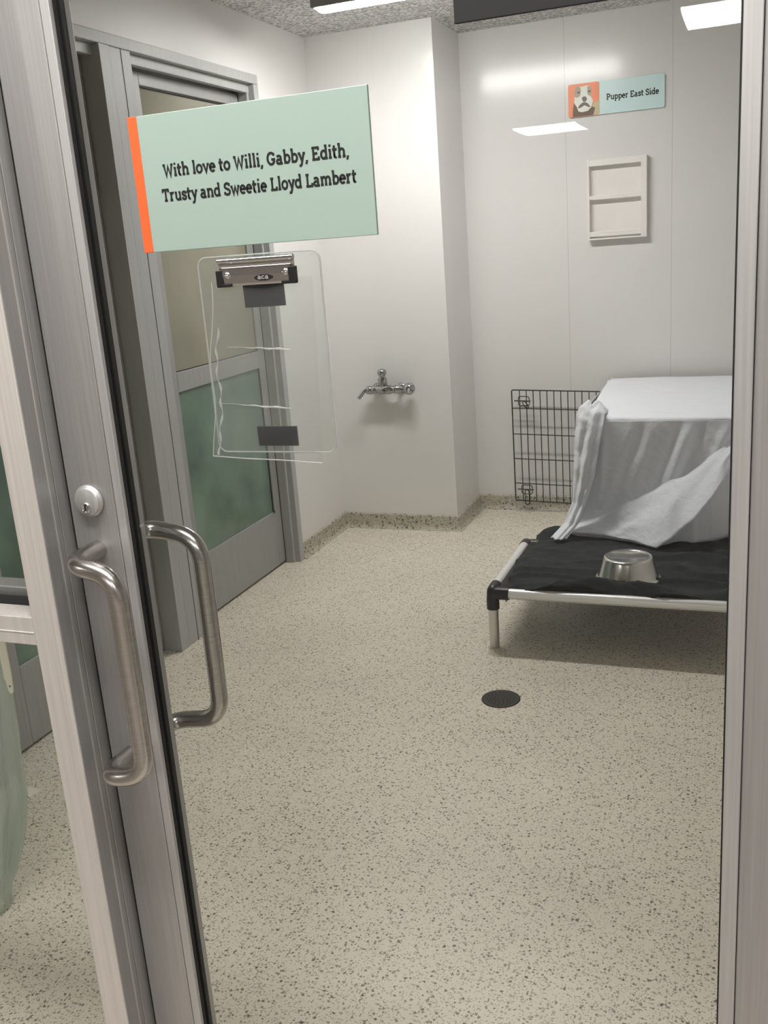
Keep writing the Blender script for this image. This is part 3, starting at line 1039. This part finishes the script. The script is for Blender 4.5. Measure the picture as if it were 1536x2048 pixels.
mb.grid(sleeve_pt, 26, 70)
sl = mb.build('document_sleeve', M['sleeve'])
tag(sl, 'creased clear vinyl sleeve hanging empty under the clipboard clip', 'document sleeve')
for v0, u0, u1 in ((0.36, 0.16, 0.78), (0.68, 0.03, 0.74)):
    pts, rad = [], []
    for k in range(25):
        u = u0 + (u1 - u0) * k / 24
        p = Vector(sleeve_pt(u, v0 + 0.002 * math.sin(k * 0.9)))
        pts.append((p.x, p.y - 0.0006, p.z - 0.006 * (u - u0)))
        rad.append(0.0002 + 0.0015 * smooth01(0.2, 0.75, k / 24) * smooth01(1.0, 0.88, k / 24) * (0.75 + 0.25 * math.sin(k * 1.7)))  # pale line on the crease, widened to the right as its highlight
    MB().tube(pts, rad, 6).build('crease', M['sleeve_crease'], sl)
mb = MB()
mb.tube([sleeve_pt(0.0, k / 20) for k in range(21)], 0.0007, 6)
mb.tube([sleeve_pt(k / 20, 1.0) for k in range(21)], 0.0008, 6)
mb.tube([sleeve_pt(0.06 + 0.01 * math.sin(k), 0.25 + 0.74 * k / 30) for k in range(31)], [0.0004 + 0.0016 * math.sin(k * 0.8) ** 2 for k in range(31)], 6)
mb.build('welded_edge', M['sleeve_crease'], sl)

# ------------------------------------------------------------------ dog name sign on the back wall
r = thing('dog_name_sign', 'small pale aqua wall sign with a dog portrait and black name', 'sign', (-0.715, YB, 2.26))
yf = YB - 0.012
MB().prism_y(rrect(-0.965, -0.470, 2.183, 2.346, 0.010), yf, YB - 0.001).build('panel', M['teal_pale'], r, bevel=0.001)
ph = MB().prism_y(rrect(-0.9650, -0.8010, 2.183, 2.346, 0.010), yf - 0.0012, yf).build('photo_print', M['orange_print'], r)


def patch(pts, lay, name, mat):
    P = [(-0.965 + 0.164 * x, 2.183 + 0.163 * z) for x, z in pts]
    MB().prism_y(P, yf - 0.0012 - 0.0005 * lay, yf - 0.0011).build(name, M[mat], ph)


patch([(0.80, 0.02), (0.99, 0.02), (0.99, 0.42), (0.84, 0.40), (0.74, 0.2)], 1, 'backdrop', 'dog_green')
patch([(0.14, 0.01), (0.80, 0.01), (0.86, 0.22), (0.70, 0.30), (0.55, 0.18), (0.40, 0.16), (0.28, 0.30), (0.19, 0.44), (0.15, 0.25)], 2, 'dog_body', 'dog_brown')
patch([(0.24, 0.84), (0.32, 0.93), (0.42, 0.90), (0.62, 0.92), (0.72, 0.88), (0.74, 0.72), (0.72, 0.60), (0.80, 0.45), (0.74, 0.25), (0.62, 0.15), (0.45, 0.13), (0.33, 0.16), (0.28, 0.30), (0.20, 0.42), (0.21, 0.62)], 3, 'dog_head', 'dog_white')
patch([(0.23, 0.84), (0.31, 0.94), (0.40, 0.88), (0.42, 0.76), (0.38, 0.62), (0.28, 0.58), (0.21, 0.62)], 4, 'face_patch', 'dog_tan')
patch([(0.62, 0.90), (0.72, 0.88), (0.75, 0.72), (0.70, 0.58), (0.62, 0.66)], 4, 'face_patch', 'dog_tan')
for ex in (0.34, 0.68):
    patch([(ex + 0.045 * math.cos(k * 0.628), 0.735 + 0.035 * math.sin(k * 0.628)) for k in range(10)], 5, 'eye', 'dog_nose')
patch([(0.44, 0.56), (0.50, 0.60), (0.57, 0.59), (0.61, 0.52), (0.57, 0.44), (0.48, 0.44)], 5, 'nose', 'dog_nose')
patch([(0.32, 0.30), (0.42, 0.40), (0.52, 0.43), (0.62, 0.39), (0.72, 0.27), (0.66, 0.26), (0.53, 0.33), (0.40, 0.27), (0.33, 0.25)], 5, 'mouth', 'dog_nose')
lettering('Pupper East Side', -0.7640, -0.5010, 2.2500, 0.0300, yf, 0.0006).build('name_text', M['ink'], r)

# ------------------------------------------------------------------ wall file rack
r = thing('wall_rack', 'white wall-mounted file rack with three crossbars on the back wall', 'wall rack', (-0.71, YB, 1.56))
x0, x1, z0, z1 = -0.868, -0.556, 1.545, 1.960
MB().box(x0, x1, YB - 0.006, YB - 0.0005, z0, z1).build('back_plate', M['white_plastic'], r)
for a, b in ((x0, x0 + 0.012), (x1 - 0.030, x1)):
    mb = MB()
    mb.prism_y([(a, z0), (b, z0), (b, z1), (a, z1)], YB - 0.045, YB - 0.006)
    mb.build('side_rail', M['white_plastic'], r, bevel=0.002)
for zz, hh in ((1.925, 0.030), (1.755, 0.020), (1.562, 0.026)):
    MB().box(x0 + 0.012, x1 - 0.030, YB - 0.043, YB - 0.036, zz, zz + hh).build('crossbar', M['white_plastic'], r, bevel=0.0015)
MB().box(x0 + 0.012, x1 - 0.030, YB - 0.043, YB - 0.006, z0, z0 + 0.008).build('bottom_ledge', M['white_plastic'], r, bevel=0.001)

# ------------------------------------------------------------------ chrome wall mixer on the pier
fx, fy, fz = -1.937, YC - 0.062, 0.826
r = thing('wall_faucet', 'chrome wall mixer tap with upright spout pipe on the white pier', 'faucet', (fx, YC, fz))
mb = MB()
mb.lathe([(0, -0.085), (0.019, -0.085), (0.023, -0.078), (0.021, -0.060), (0.019, -0.05), (0.025, -0.035), (0.026, 0.0), (0.025, 0.03), (0.020, 0.042), (0.024, 0.052), (0.024, 0.078), (0.014, 0.086), (0.011, 0.105), (0, 0.105)],
         (fx + 0.02, fy, fz), (1, 0, 0), 28)
mb.build('mixer_body', M['tap_chrome'], r)
for dx in (-0.055, 0.095):
    mb = MB()
    mb.tube([(fx + dx, fy, fz), (fx + dx, YC - 0.006, fz)], 0.011, 16)
    mb.lathe([(0.0, 0.016), (0.012, 0.016), (0.026, 0.008), (0.029, 0.0)], (fx + dx, YC - 0.0005, fz), (0, -1, 0), 28)
    mb.build('wall_flange', M['tap_chrome'], r)
mb = MB()
mb.lathe([(0.018, 0.0), (0.026, 0.022), (0.026, 0.056), (0.019, 0.062), (0.018, 0.072), (0.025, 0.080), (0.026, 0.094), (0.021, 0.104), (0.010, 0.110), (0, 0.111)], (fx + 0.003, fy, fz + 0.006), (0, 0, 1), 28)
mb.build('vacuum_breaker', M['tap_chrome'], r)
mb = MB()
mb.lathe([(0, -0.036), (0.012, -0.034), (0.025, -0.025), (0.033, -0.008), (0.034, 0.006), (0.028, 0.022), (0.015, 0.032), (0, 0.034)], (fx + 0.158, fy - 0.004, fz + 0.003), (1, 0.0, 0.1), 28)
mb.tube([(fx + 0.165, fy - 0.02, fz + 0.01), (fx + 0.172, fy - 0.06, fz - 0.012)], [0.010, 0.007], 12)
mb.build('control_knob', M['tap_chrome'], r)
mb = MB()
mb.tube(fillet([(fx - 0.055, fy, fz), (fx - 0.085, fy - 0.01, fz + 0.004), (fx - 0.105, fy - 0.02, fz - 0.004), (fx - 0.128, fy - 0.05, fz - 0.040)], 0.02), 0.0115, 14)
mb.build('outlet_spout', M['tap_chrome'], r)
mb = MB()
mb.lathe([(0, -0.02), (0.018, -0.02), (0.024, -0.01), (0.024, 0.012), (0.014, 0.022), (0, 0.022)], (fx - 0.078, fy, fz - 0.002), (1, 0, 0), 24)
mb.build('outlet_collar', M['tap_chrome'], r)

# ------------------------------------------------------------------ raised dog bed
bed = thing('dog_bed', 'raised dog bed with aluminium tube frame and black corner fittings', 'dog bed', (-0.45, 3.82, 0))
bxl, bxr, byf, byb, bzr = -0.953, 0.055, 3.512, 4.150, 0.231
rt = 0.0212


def sidebar(a, b, name='rail'):
    MB().tube([a, b], rt, 20).build(name, M['bed_alu'], bed)


sidebar((bxl + 0.03, byf, bzr), (bxr - 0.03, byf, bzr))
sidebar((bxl + 0.03, byb, bzr), (bxr - 0.03, byb, bzr))
sidebar((bxl, byf + 0.03, bzr + 0.010), (bxl, byb - 0.03, bzr + 0.010))
sidebar((bxr, byf + 0.03, bzr + 0.010), (bxr, byb - 0.03, bzr + 0.010))
for x, y, sx, sy in ((bxl, byf, 1, 1), (bxr, byf, -1, 1), (bxl, byb, 1, -1), (bxr, byb, -1, -1)):
    MB().tube([(x, y, 0.0), (x, y, bzr - 0.05)], 0.0200, 20).build('leg', M['leg_alu'], bed)
    mb = MB()
    rc = rt + 0.0035
    mb.tube(fillet([(x, y, bzr - 0.066), (x, y, bzr), (x + sx * 0.068, y, bzr)], 0.024), rc + 0.001, 20)
    mb.tube(fillet([(x, y, bzr - 0.03), (x, y, bzr + 0.009), (x, y + sy * 0.060, bzr + 0.010)], 0.018), rc - 0.0008, 20)
    mb.build('corner_fitting', M['black_plastic'], bed)
    mb = MB()
    mb.lathe([(0.005, 0), (0.005, 0.004), (0.002, 0.010), (0, 0.010)], (x + sx * 0.056, y - 0.004, bzr - rc), (0, 0, -1), 10)
    mb.build('screw', M['steel'], bed)
mb = MB()
mb.grid(lambda u, v: (bxl + 0.004 + (bxr - bxl - 0.008) * u, byf + 0.004 + (byb - byf - 0.008) * v,
                      bzr + 0.018 - 0.010 * math.sin(math.pi * u) * math.sin(math.pi * v)), 24, 18)
mb.build('sling', M['bed_fabric'], bed, solid=0.002)

# ------------------------------------------------------------------ charcoal blanket on the bed


def fbm(x, y, z, octv=4):
    return noise.fractal(Vector((x, y, z)), 1.0, 2.0, octv)


bx0_ = -0.45


def blanket_pt(u, v):
    xl = bxl + 0.030 + 0.012 * math.sin(v * 9.0) + 0.03 * smooth01(0.15, 0.0, v)
    x = xl + (bxr + 0.02 - xl) * u
    y = byf + 0.006 + (byb + 0.060 - byf) * v
    z = bzr + 0.028
    # long ripples that run across the bed
    q = y * 42 + 5 * fbm(x * 2.2, y * 3, 0.3) + 2.2 * math.sin(x * 5)
    amp = 0.0090 * (0.4 + 0.9 * smooth01(0.45, 0.05, v) + 0.8 * smooth01(0.4, 0.9, u))
    z += amp * (1 - abs(math.sin(q * 0.5))) ** 1.5 * 2 - amp * 0.5
    z += 0.010 * fbm(x * 5, y * 6, 1.7)
    # thicker rolled front edge, dipping over the rail here and there
    z += 0.012 * smooth01(0.22, 0.06, v) * (0.6 + 0.4 * math.sin(x * 9 + 1))
    e = smooth01(0.05, 0.0, v)
    y -= e * 0.006 * (1 + math.sin(x * 14))
    z -= e * (0.014 + 0.006 * math.sin(x * 13 + 0.6))
    z += 0.022 * math.exp(-((x - bx0_) / 0.22) ** 2 - ((y - 3.545) / 0.022) ** 2)
    y -= 0.022 * e * smooth01(0.80, 0.93, u)
    # rear part rucked up against the sheet
    z += 0.048 * smooth01(0.84, 1.0, v) * math.exp(-((x + 0.825) / 0.075) ** 2)
    z -= 0.006 * smooth01(0.72, 0.85, v) * smooth01(-0.78, -0.68, x)
    z += 0.016 * math.exp(-((v - 0.62 - 0.10 * math.sin(u * 4)) / 0.05) ** 2) * smooth01(0.45, 0.75, u)
    # sink round the left edge
    z -= 0.014 * smooth01(0.035, 0.0, u)
    return (x, y, z)


mb = MB().grid(blanket_pt, 150, 100)
o = mb.build('blanket', M['blanket'], solid=0.006)
tag(o, 'rumpled charcoal fleece blanket spread over the raised dog bed', 'blanket')

# ------------------------------------------------------------------ steel bowl upside down
bx, by, bz = -0.4445, 3.695, 0.256
r = thing('pet_bowl', 'stainless steel pet bowl turned upside down on the blanket', 'bowl', (bx, by, bz))
mb = MB()
mb.lathe([(0.125, 0.004), (0.128, 0.007), (0.125, 0.011), (0.119, 0.012), (0.115, 0.016), (0.096, 0.086), (0.093, 0.092), (0.088, 0.095), (0.076, 0.095)], (bx, by, bz), seg=64)
mb.lathe([(0.076, 0.095), (0.073, 0.0925), (0.0, 0.0925)], (bx, by, bz), seg=64)
mb.build('shell', M['bowl'], r)
mb = MB()
mb.tube([(bx + 0.125 * math.cos(k * math.pi / 30), by + 0.125 * math.sin(k * math.pi / 30), bz + 0.005) for k in range(60)], 0.0038, 8, closed=True)
mb.build('rim', M['bowl'], r)

# ------------------------------------------------------------------ wire crate with its door swung open
kx0, kx1, ky0, ky1, kz0, kz1 = -0.700, -0.030, 4.290, 5.440, 0.012, 0.782
cr = thing('wire_crate', 'black wire dog crate under the white sheet, door panel swung open', 'dog crate', ((kx0 + kx1) / 2, (ky0 + ky1) / 2, 0))


def wire_panel(o0, du, dv, lu, lv, nu, nv, name, first=None):
    o0, du, dv = Vector(o0), Vector(du), Vector(dv)
    mb = MB()
    P = lambda a, b: o0 + du * a + dv * b
    mb.tube(fillet([P(0.02, 0), P(lu, 0), P(lu, lv), P(0, lv), P(0, 0), P(0.0201, 0)], 0.012, 4), 0.0038, 6)
    for k in range(1, nu):
        a = first + (lu - first) * (k - 1) / (nu - 1) if first else lu * k / nu
        mb.tube([P(a, 0), P(a, lv)], 0.0028, 6)
    return mb, P


def fill(mb, P, lu, fr):
    for b in fr:
        mb.tube([P(0, b), P(lu, b)], 0.0030, 6)
    return mb


W_, D_, H_ = kx1 - kx0, ky1 - ky0, kz1 - kz0
for nm, o0, du, dv, lu, lv in (('front_panel', (kx0, ky0, kz0), (1, 0, 0), (0, 0, 1), W_, H_), ('back_panel', (kx0, ky1, kz0), (1, 0, 0), (0, 0, 1), W_, H_),
                               ('side_panel', (kx0, ky0, kz0), (0, 1, 0), (0, 0, 1), D_, H_), ('side_panel', (kx1, ky0, kz0), (0, 1, 0), (0, 0, 1), D_, H_),
                               ('top_panel', (kx0, ky0, kz1), (1, 0, 0), (0, 1, 0), W_, D_)):
    mb, P = wire_panel(o0, du, dv, lu, lv, max(2, round(lu / 0.045)), 5, nm)
    fill(mb, P, lu, [lv * k / 5 for k in range(1, 5)]).build(nm, M['wire'], cr)
MB().box(kx0 + 0.006, kx1 - 0.006, ky0 + 0.006, ky1 - 0.006, 0.002, 0.022).build('floor_pan', M['black_plastic'], cr)
# open door: hinged at the rear left corner, resting a little askew along the back wall
tilt = -0.036
pd = (math.cos(tilt), 0.0, math.sin(tilt))
pz = (0.012, 0.0, 1.0)
LUP = 0.566
pmb, PP = wire_panel((-1.312, 5.462, 0.075), pd, (-0.004, 0, 1.0), LUP, 0.664, 14, 5, 'open_door', first=0.046)
fill(pmb, PP, LUP, [0.664 * q for q in (0.160, 0.385, 0.608, 0.838)])
dr = pmb.build('open_door', M['wire'], cr)
for zl, fold in ((0.602, False), (0.072, True)):
    mb = MB()
    q = [PP(a, b) for a, b in rrect(0.040, 0.103, zl - 0.028, zl + 0.026, 0.012, 4)]
    mb.tube([p + Vector((0, -0.006, 0)) for p in q], 0.0026, 6, closed=True)
    mb.tube([PP(0.016, zl) + Vector((0, -0.009, 0)), PP(0.112, zl) + Vector((0, -0.009, 0))], 0.0034, 8)
    if fold:
        q = [PP(a, b) for a, b in rrect(0.060, 0.084, zl - 0.092, zl - 0.002, 0.011, 4)]
    else:
        q = [PP(a + (0.03 * (zl - b) / 0.05), b) for a, b in rrect(0.058, 0.080, zl - 0.040, zl - 0.002, 0.010, 4)]
    mb.tube([p + Vector((0, -0.011, 0)) for p in q], 0.0028, 6, closed=True)
    mb.build('slide_latch', M['wire'], dr)
for zz in (0.16, 0.56):
    a = PP(LUP, zz)
    MB().tube([a, (kx0, ky1 - 0.004, a.z)], 0.003, 6).build('hinge_hook', M['wire'], dr)

# ------------------------------------------------------------------ white sheet over the crate
ZS = 0.795
ZCR = [(-0.80, 0.29), (-0.70, 0.318), (-0.65, 0.338), (-0.41, 0.470), (-0.20, 0.600), (-0.08, 0.700), (0.0, 0.755)]
ZLIP = [(-0.80, 0.290), (-0.70, 0.286), (-0.50, 0.280), (-0.37, 0.270), (-0.30, 0.318), (-0.22, 0.392), (-0.15, 0.485), (-0.077, 0.605), (0.0, 0.700)]


def front_y(x, z):
    k = smooth01(0.80, 0.70, z)
    d = 0.0
    ph = x * 46 + (0.8 - z) * 15
    a = (0.003 + 0.0085 * smooth01(-0.55, -0.1, x)) * k
    d += a * math.sin(ph) + 0.6 * a * math.sin(ph * 1.7 + 1.3)
    d += 0.006 * k * fbm(x * 6 + z * 2.0, z * 4, 0.2)
    d += 0.012 * math.exp(-((x + 0.615 + 0.05 * (0.8 - z)) / 0.018) ** 2) * smooth01(0.80, 0.72, z) * smooth01(0.45, 0.62, z)
    return 4.262 - 0.035 * (0.8 - z) - d


mb = MB()
NX = 130


def sheet_x(u):
    return -0.742 + (-0.004 + 0.742) * u


def top_pt(u, v):
    x = sheet_x(u) + 0.040 * (1 - u) * smooth01(0.1, 1.0, v)
    y = 5.462 + (front_y(x, ZS) - 5.462) * v
    z = ZS + 0.004 * fbm(x * 4, y * 4, 3.0) - 0.006 * math.sin(math.pi * u) * math.sin(math.pi * v)
    z += 0.008 * math.exp(-((v - 0.86 - 0.12 * u) / 0.02) ** 2) * smooth01(0.9, 0.2, u) * 0.8
    z += 0.012 * math.exp(-((v - 0.13 + 0.05 * u) / 0.03) ** 2) * smooth01(0.35, 0.0, u)
    z -= 0.010 * smooth01(0.985, 1.0, v)
    return (x, y, z)


mb.grid(top_pt, NX, 60)


def front_pt(u, v):
    x = sheet_x(u) + (0.040 - 0.060 * smooth01(0.0, 0.45, v)) * (1 - u) ** 2
    zc, zl = interp(ZCR, x), interp(ZLIP, x)
    zt = ZS - 0.010
    n1, n2 = 0.62, 0.86
    reach = max(0.075, (zc - zl)) * 0.95
    if v < n1:
        t = v / n1
        z = zt + (zc - zt) * t
        y = front_y(x, z)
    elif v < n2:
        t = (v - n1) / (n2 - n1)
        z = zc + (zl - zc) * t
        y = front_y(x, zc) - reach * (t ** 0.9) * (1 - 0.10 * t)
        y += 0.006 * math.sin(x * 30 + t * 4) * t + 0.006 * fbm(x * 9, t * 2.5, 5.0)
        z += 0.010 * math.sin(x * 22 + 7 * t) * t * (1 - t) * 2 + 0.008 * fbm(x * 7, t * 2, 8.0) * t * smooth01(-0.38, -0.42, x)
    else:
        t = (v - n2) / (1 - n2)
        zh = 0.283 if x > -0.40 else 0.274
        y0 = front_y(x, zc) - reach * 0.9
        k = smooth01(-0.39, -0.30, x)
        z = zl + (min(zl, zh) - zl) * t - 0.008 * t * (1 - k)
        y = y0 + 0.03 * k * t ** 0.5 + 0.012 * (1 - k) * t + 0.008 * k * math.sin(x * 40 + 1) * t
        y += 0.006 * math.sin(x * 30 + 4) + 0.006 * fbm(x * 9, 2.5, 5.0)
    return (x, y, z)


mb.grid(front_pt, NX, 90)


def left_pt(u, v):
    # drape down the left side of the crate
    y = 5.455 + (4.34 - 5.455) * u
    z = ZS - 0.006 - (0.50 + 0.06 * math.sin(u * 7)) * v
    x = -0.744 - 0.02 * (1 - u) * 0 - 0.010 * smooth01(0, 0.2, v) - 0.010 * math.sin(u * 26) * v
    return (x, y, z)


mb.grid(left_pt, 50, 24)
# gathered corner that hangs down to a tail on the blanket
CL = [(0.0, -0.690, 0.868, 4.30), (0.07, -0.722, 0.845, 4.275), (0.14, -0.738, 0.805, 4.262), (0.22, -0.738, 0.770, 4.258), (0.35, -0.742, 0.690, 4.245), (0.55, -0.745, 0.560, 4.23), (0.75, -0.750, 0.425, 4.215), (0.88, -0.785, 0.330, 4.18), (1.0, -0.8330, 0.282, 4.105)]
CR_ = [(0.0, -0.628, 0.842, 4.30), (0.10, -0.606, 0.822, 4.255), (0.2, -0.612, 0.770, 4.225), (0.35, -0.628, 0.680, 4.205), (0.55, -0.648, 0.545, 4.19), (0.75, -0.688, 0.415, 4.17), (0.88, -0.715, 0.340, 4.145), (1.0, -0.760, 0.283, 4.090)]


def tri(tab, t):
    return [interp([(r[0], r[k]) for r in tab], t) for k in (1, 2, 3)]


def corner_pt(u, v):
    a, b = tri(CL, v), tri(CR_, v)
    x = a[0] + (b[0] - a[0]) * u
    z = a[1] + (b[1] - a[1]) * u
    y = a[2] + (b[2] - a[2]) * u
    y -= 0.030 * math.sin(math.pi * u) * (1 - 0.35 * v)
    y += 0.008 * math.sin(u * 15 + v * 6) * math.sin(math.pi * u) ** 0.5 * smooth01(0.05, 0.2, v)
    y += 0.010 * fbm(u * 3 + 2, v * 7, 4.0)
    z += 0.010 * math.sin(u * 9) * smooth01(0.15, 0.0, v)
    return (x, y, z)


mb.grid(corner_pt, 30, 90)


def knot_pt(u, v):
    # small ruck on top where the corner folds over
    x = -0.700 + 0.085 * u
    y = 4.46 - 0.19 * v
    z = ZS + (0.045 + 0.012 * math.sin(u * 12 + v * 5)) * math.sin(math.pi * u) ** 0.7 * math.sin(math.pi * min(1, 0.12 + v * 0.75)) + 0.012 * v
    return (x, y, z)


mb.grid(knot_pt, 22, 24)
sh = mb.build('sheet', M['sheet'], solid=0.0022, fix=False)
tag(sh, 'white cotton sheet draped over the wire crate, hem on the blanket', 'sheet')

# ------------------------------------------------------------------ floor drain
dx, dy = -0.8175, 3.062
r = thing('floor_drain', 'round dark metal floor drain in front of the dog bed', 'floor drain', (dx, dy, 0))
MB().lathe([(0.0695, 0.0), (0.0690, 0.0022), (0.064, 0.0028), (0.060, 0.0022), (0, 0.0022)], (dx, dy, 0.0002), seg=48).build('grate', M['drain'], r)
mb = MB()
for ring, cnt in ((0.012, 5), (0.024, 10), (0.036, 15), (0.048, 20)):
    for k in range(cnt):
        t = 2 * math.pi * k / cnt + ring * 40
        mb.lathe([(0.0032, 0.0), (0, 0.0001)], (dx + ring * math.cos(t), dy + ring * math.sin(t), 0.00245), seg=8)
mb.build('hole', M['hole'], r)['kind'] = 'stuff'

# ------------------------------------------------------------------ bits behind the left light
mb = MB()
mb.prism_y([(-1.0850, 1.150), (-1.0850, 0.9900), (-1.0830, 0.986), (-1.0815, 0.970), (-1.0790, 0.9655), (-1.0745, 0.9650), (-1.0715, 0.9685), (-1.0705, 0.978), (-1.0690, 1.0), (-1.0690, 1.150)], 1.0705, 1.0722)
st = mb.build('strap', M['cream'])
tag(st, 'cream plastic strap with rounded tip hanging behind the pale mid rail', 'strap')
MB().lathe([(0.0018, 0.0), (0.0, 0.0004)], (-1.0765, 1.0705, 0.9775), (0, -1, 0), 12).build('hole', M['seam'], st)


def film_pt(u, v):
    z = 1.22 * (1 - v)
    a = 2 * math.pi * u
    rad = interp([(0.0, 0.112), (0.03, 0.114), (0.06, 0.120), (0.18, 0.163), (0.34, 0.215), (0.50, 0.228), (0.95, 0.225), (1.08, 0.170), (1.15, 0.085), (1.18, 0.05), (1.22, 0.085)], z)
    pl = 0.035 + 0.09 * smooth01(0.03, 0.12, z) * smooth01(0.42, 0.2, z)
    rad *= 1 + pl * (abs(math.sin(a * 9 + 0.8 * math.sin(z * 6))) * 2 - 1) + 0.02 * fbm(math.cos(a) * 2, math.sin(a) * 2, z * 3)
    rad *= 0.95
    return (-1.890 + rad * math.cos(a), 1.62 + 0.65 * rad * math.sin(a), z + 0.002)


mb = MB().grid(film_pt, 130, 60)
o = mb.build('plastic_film', M['plastic_sheet'])
tag(o, 'pale green translucent plastic film gathered on the floor behind left glass', 'plastic film')
mb = MB()
mb.tube([(-1.890 + 0.104 * math.cos(k * math.pi / 20), 1.62 + 0.066 * math.sin(k * math.pi / 20), 0.010) for k in range(40)], 0.007, 8, closed=True)
mb.build('hem', M['plastic_sheet'], o)
mb = MB()
mb.grid(lambda u, v: (-2.150 + 0.055 * u + 0.01 * v, 2.085 + 0.05 * v, 0.004 + 0.016 * math.sin(u * 4 + 0.4) * math.sin(v * 3 + 0.3)), 10, 8)
o = mb.build('paper_scrap', M['paper'], solid=0.001)
tag(o, 'tiny pale scrap on the floor behind the left glass', 'scrap')
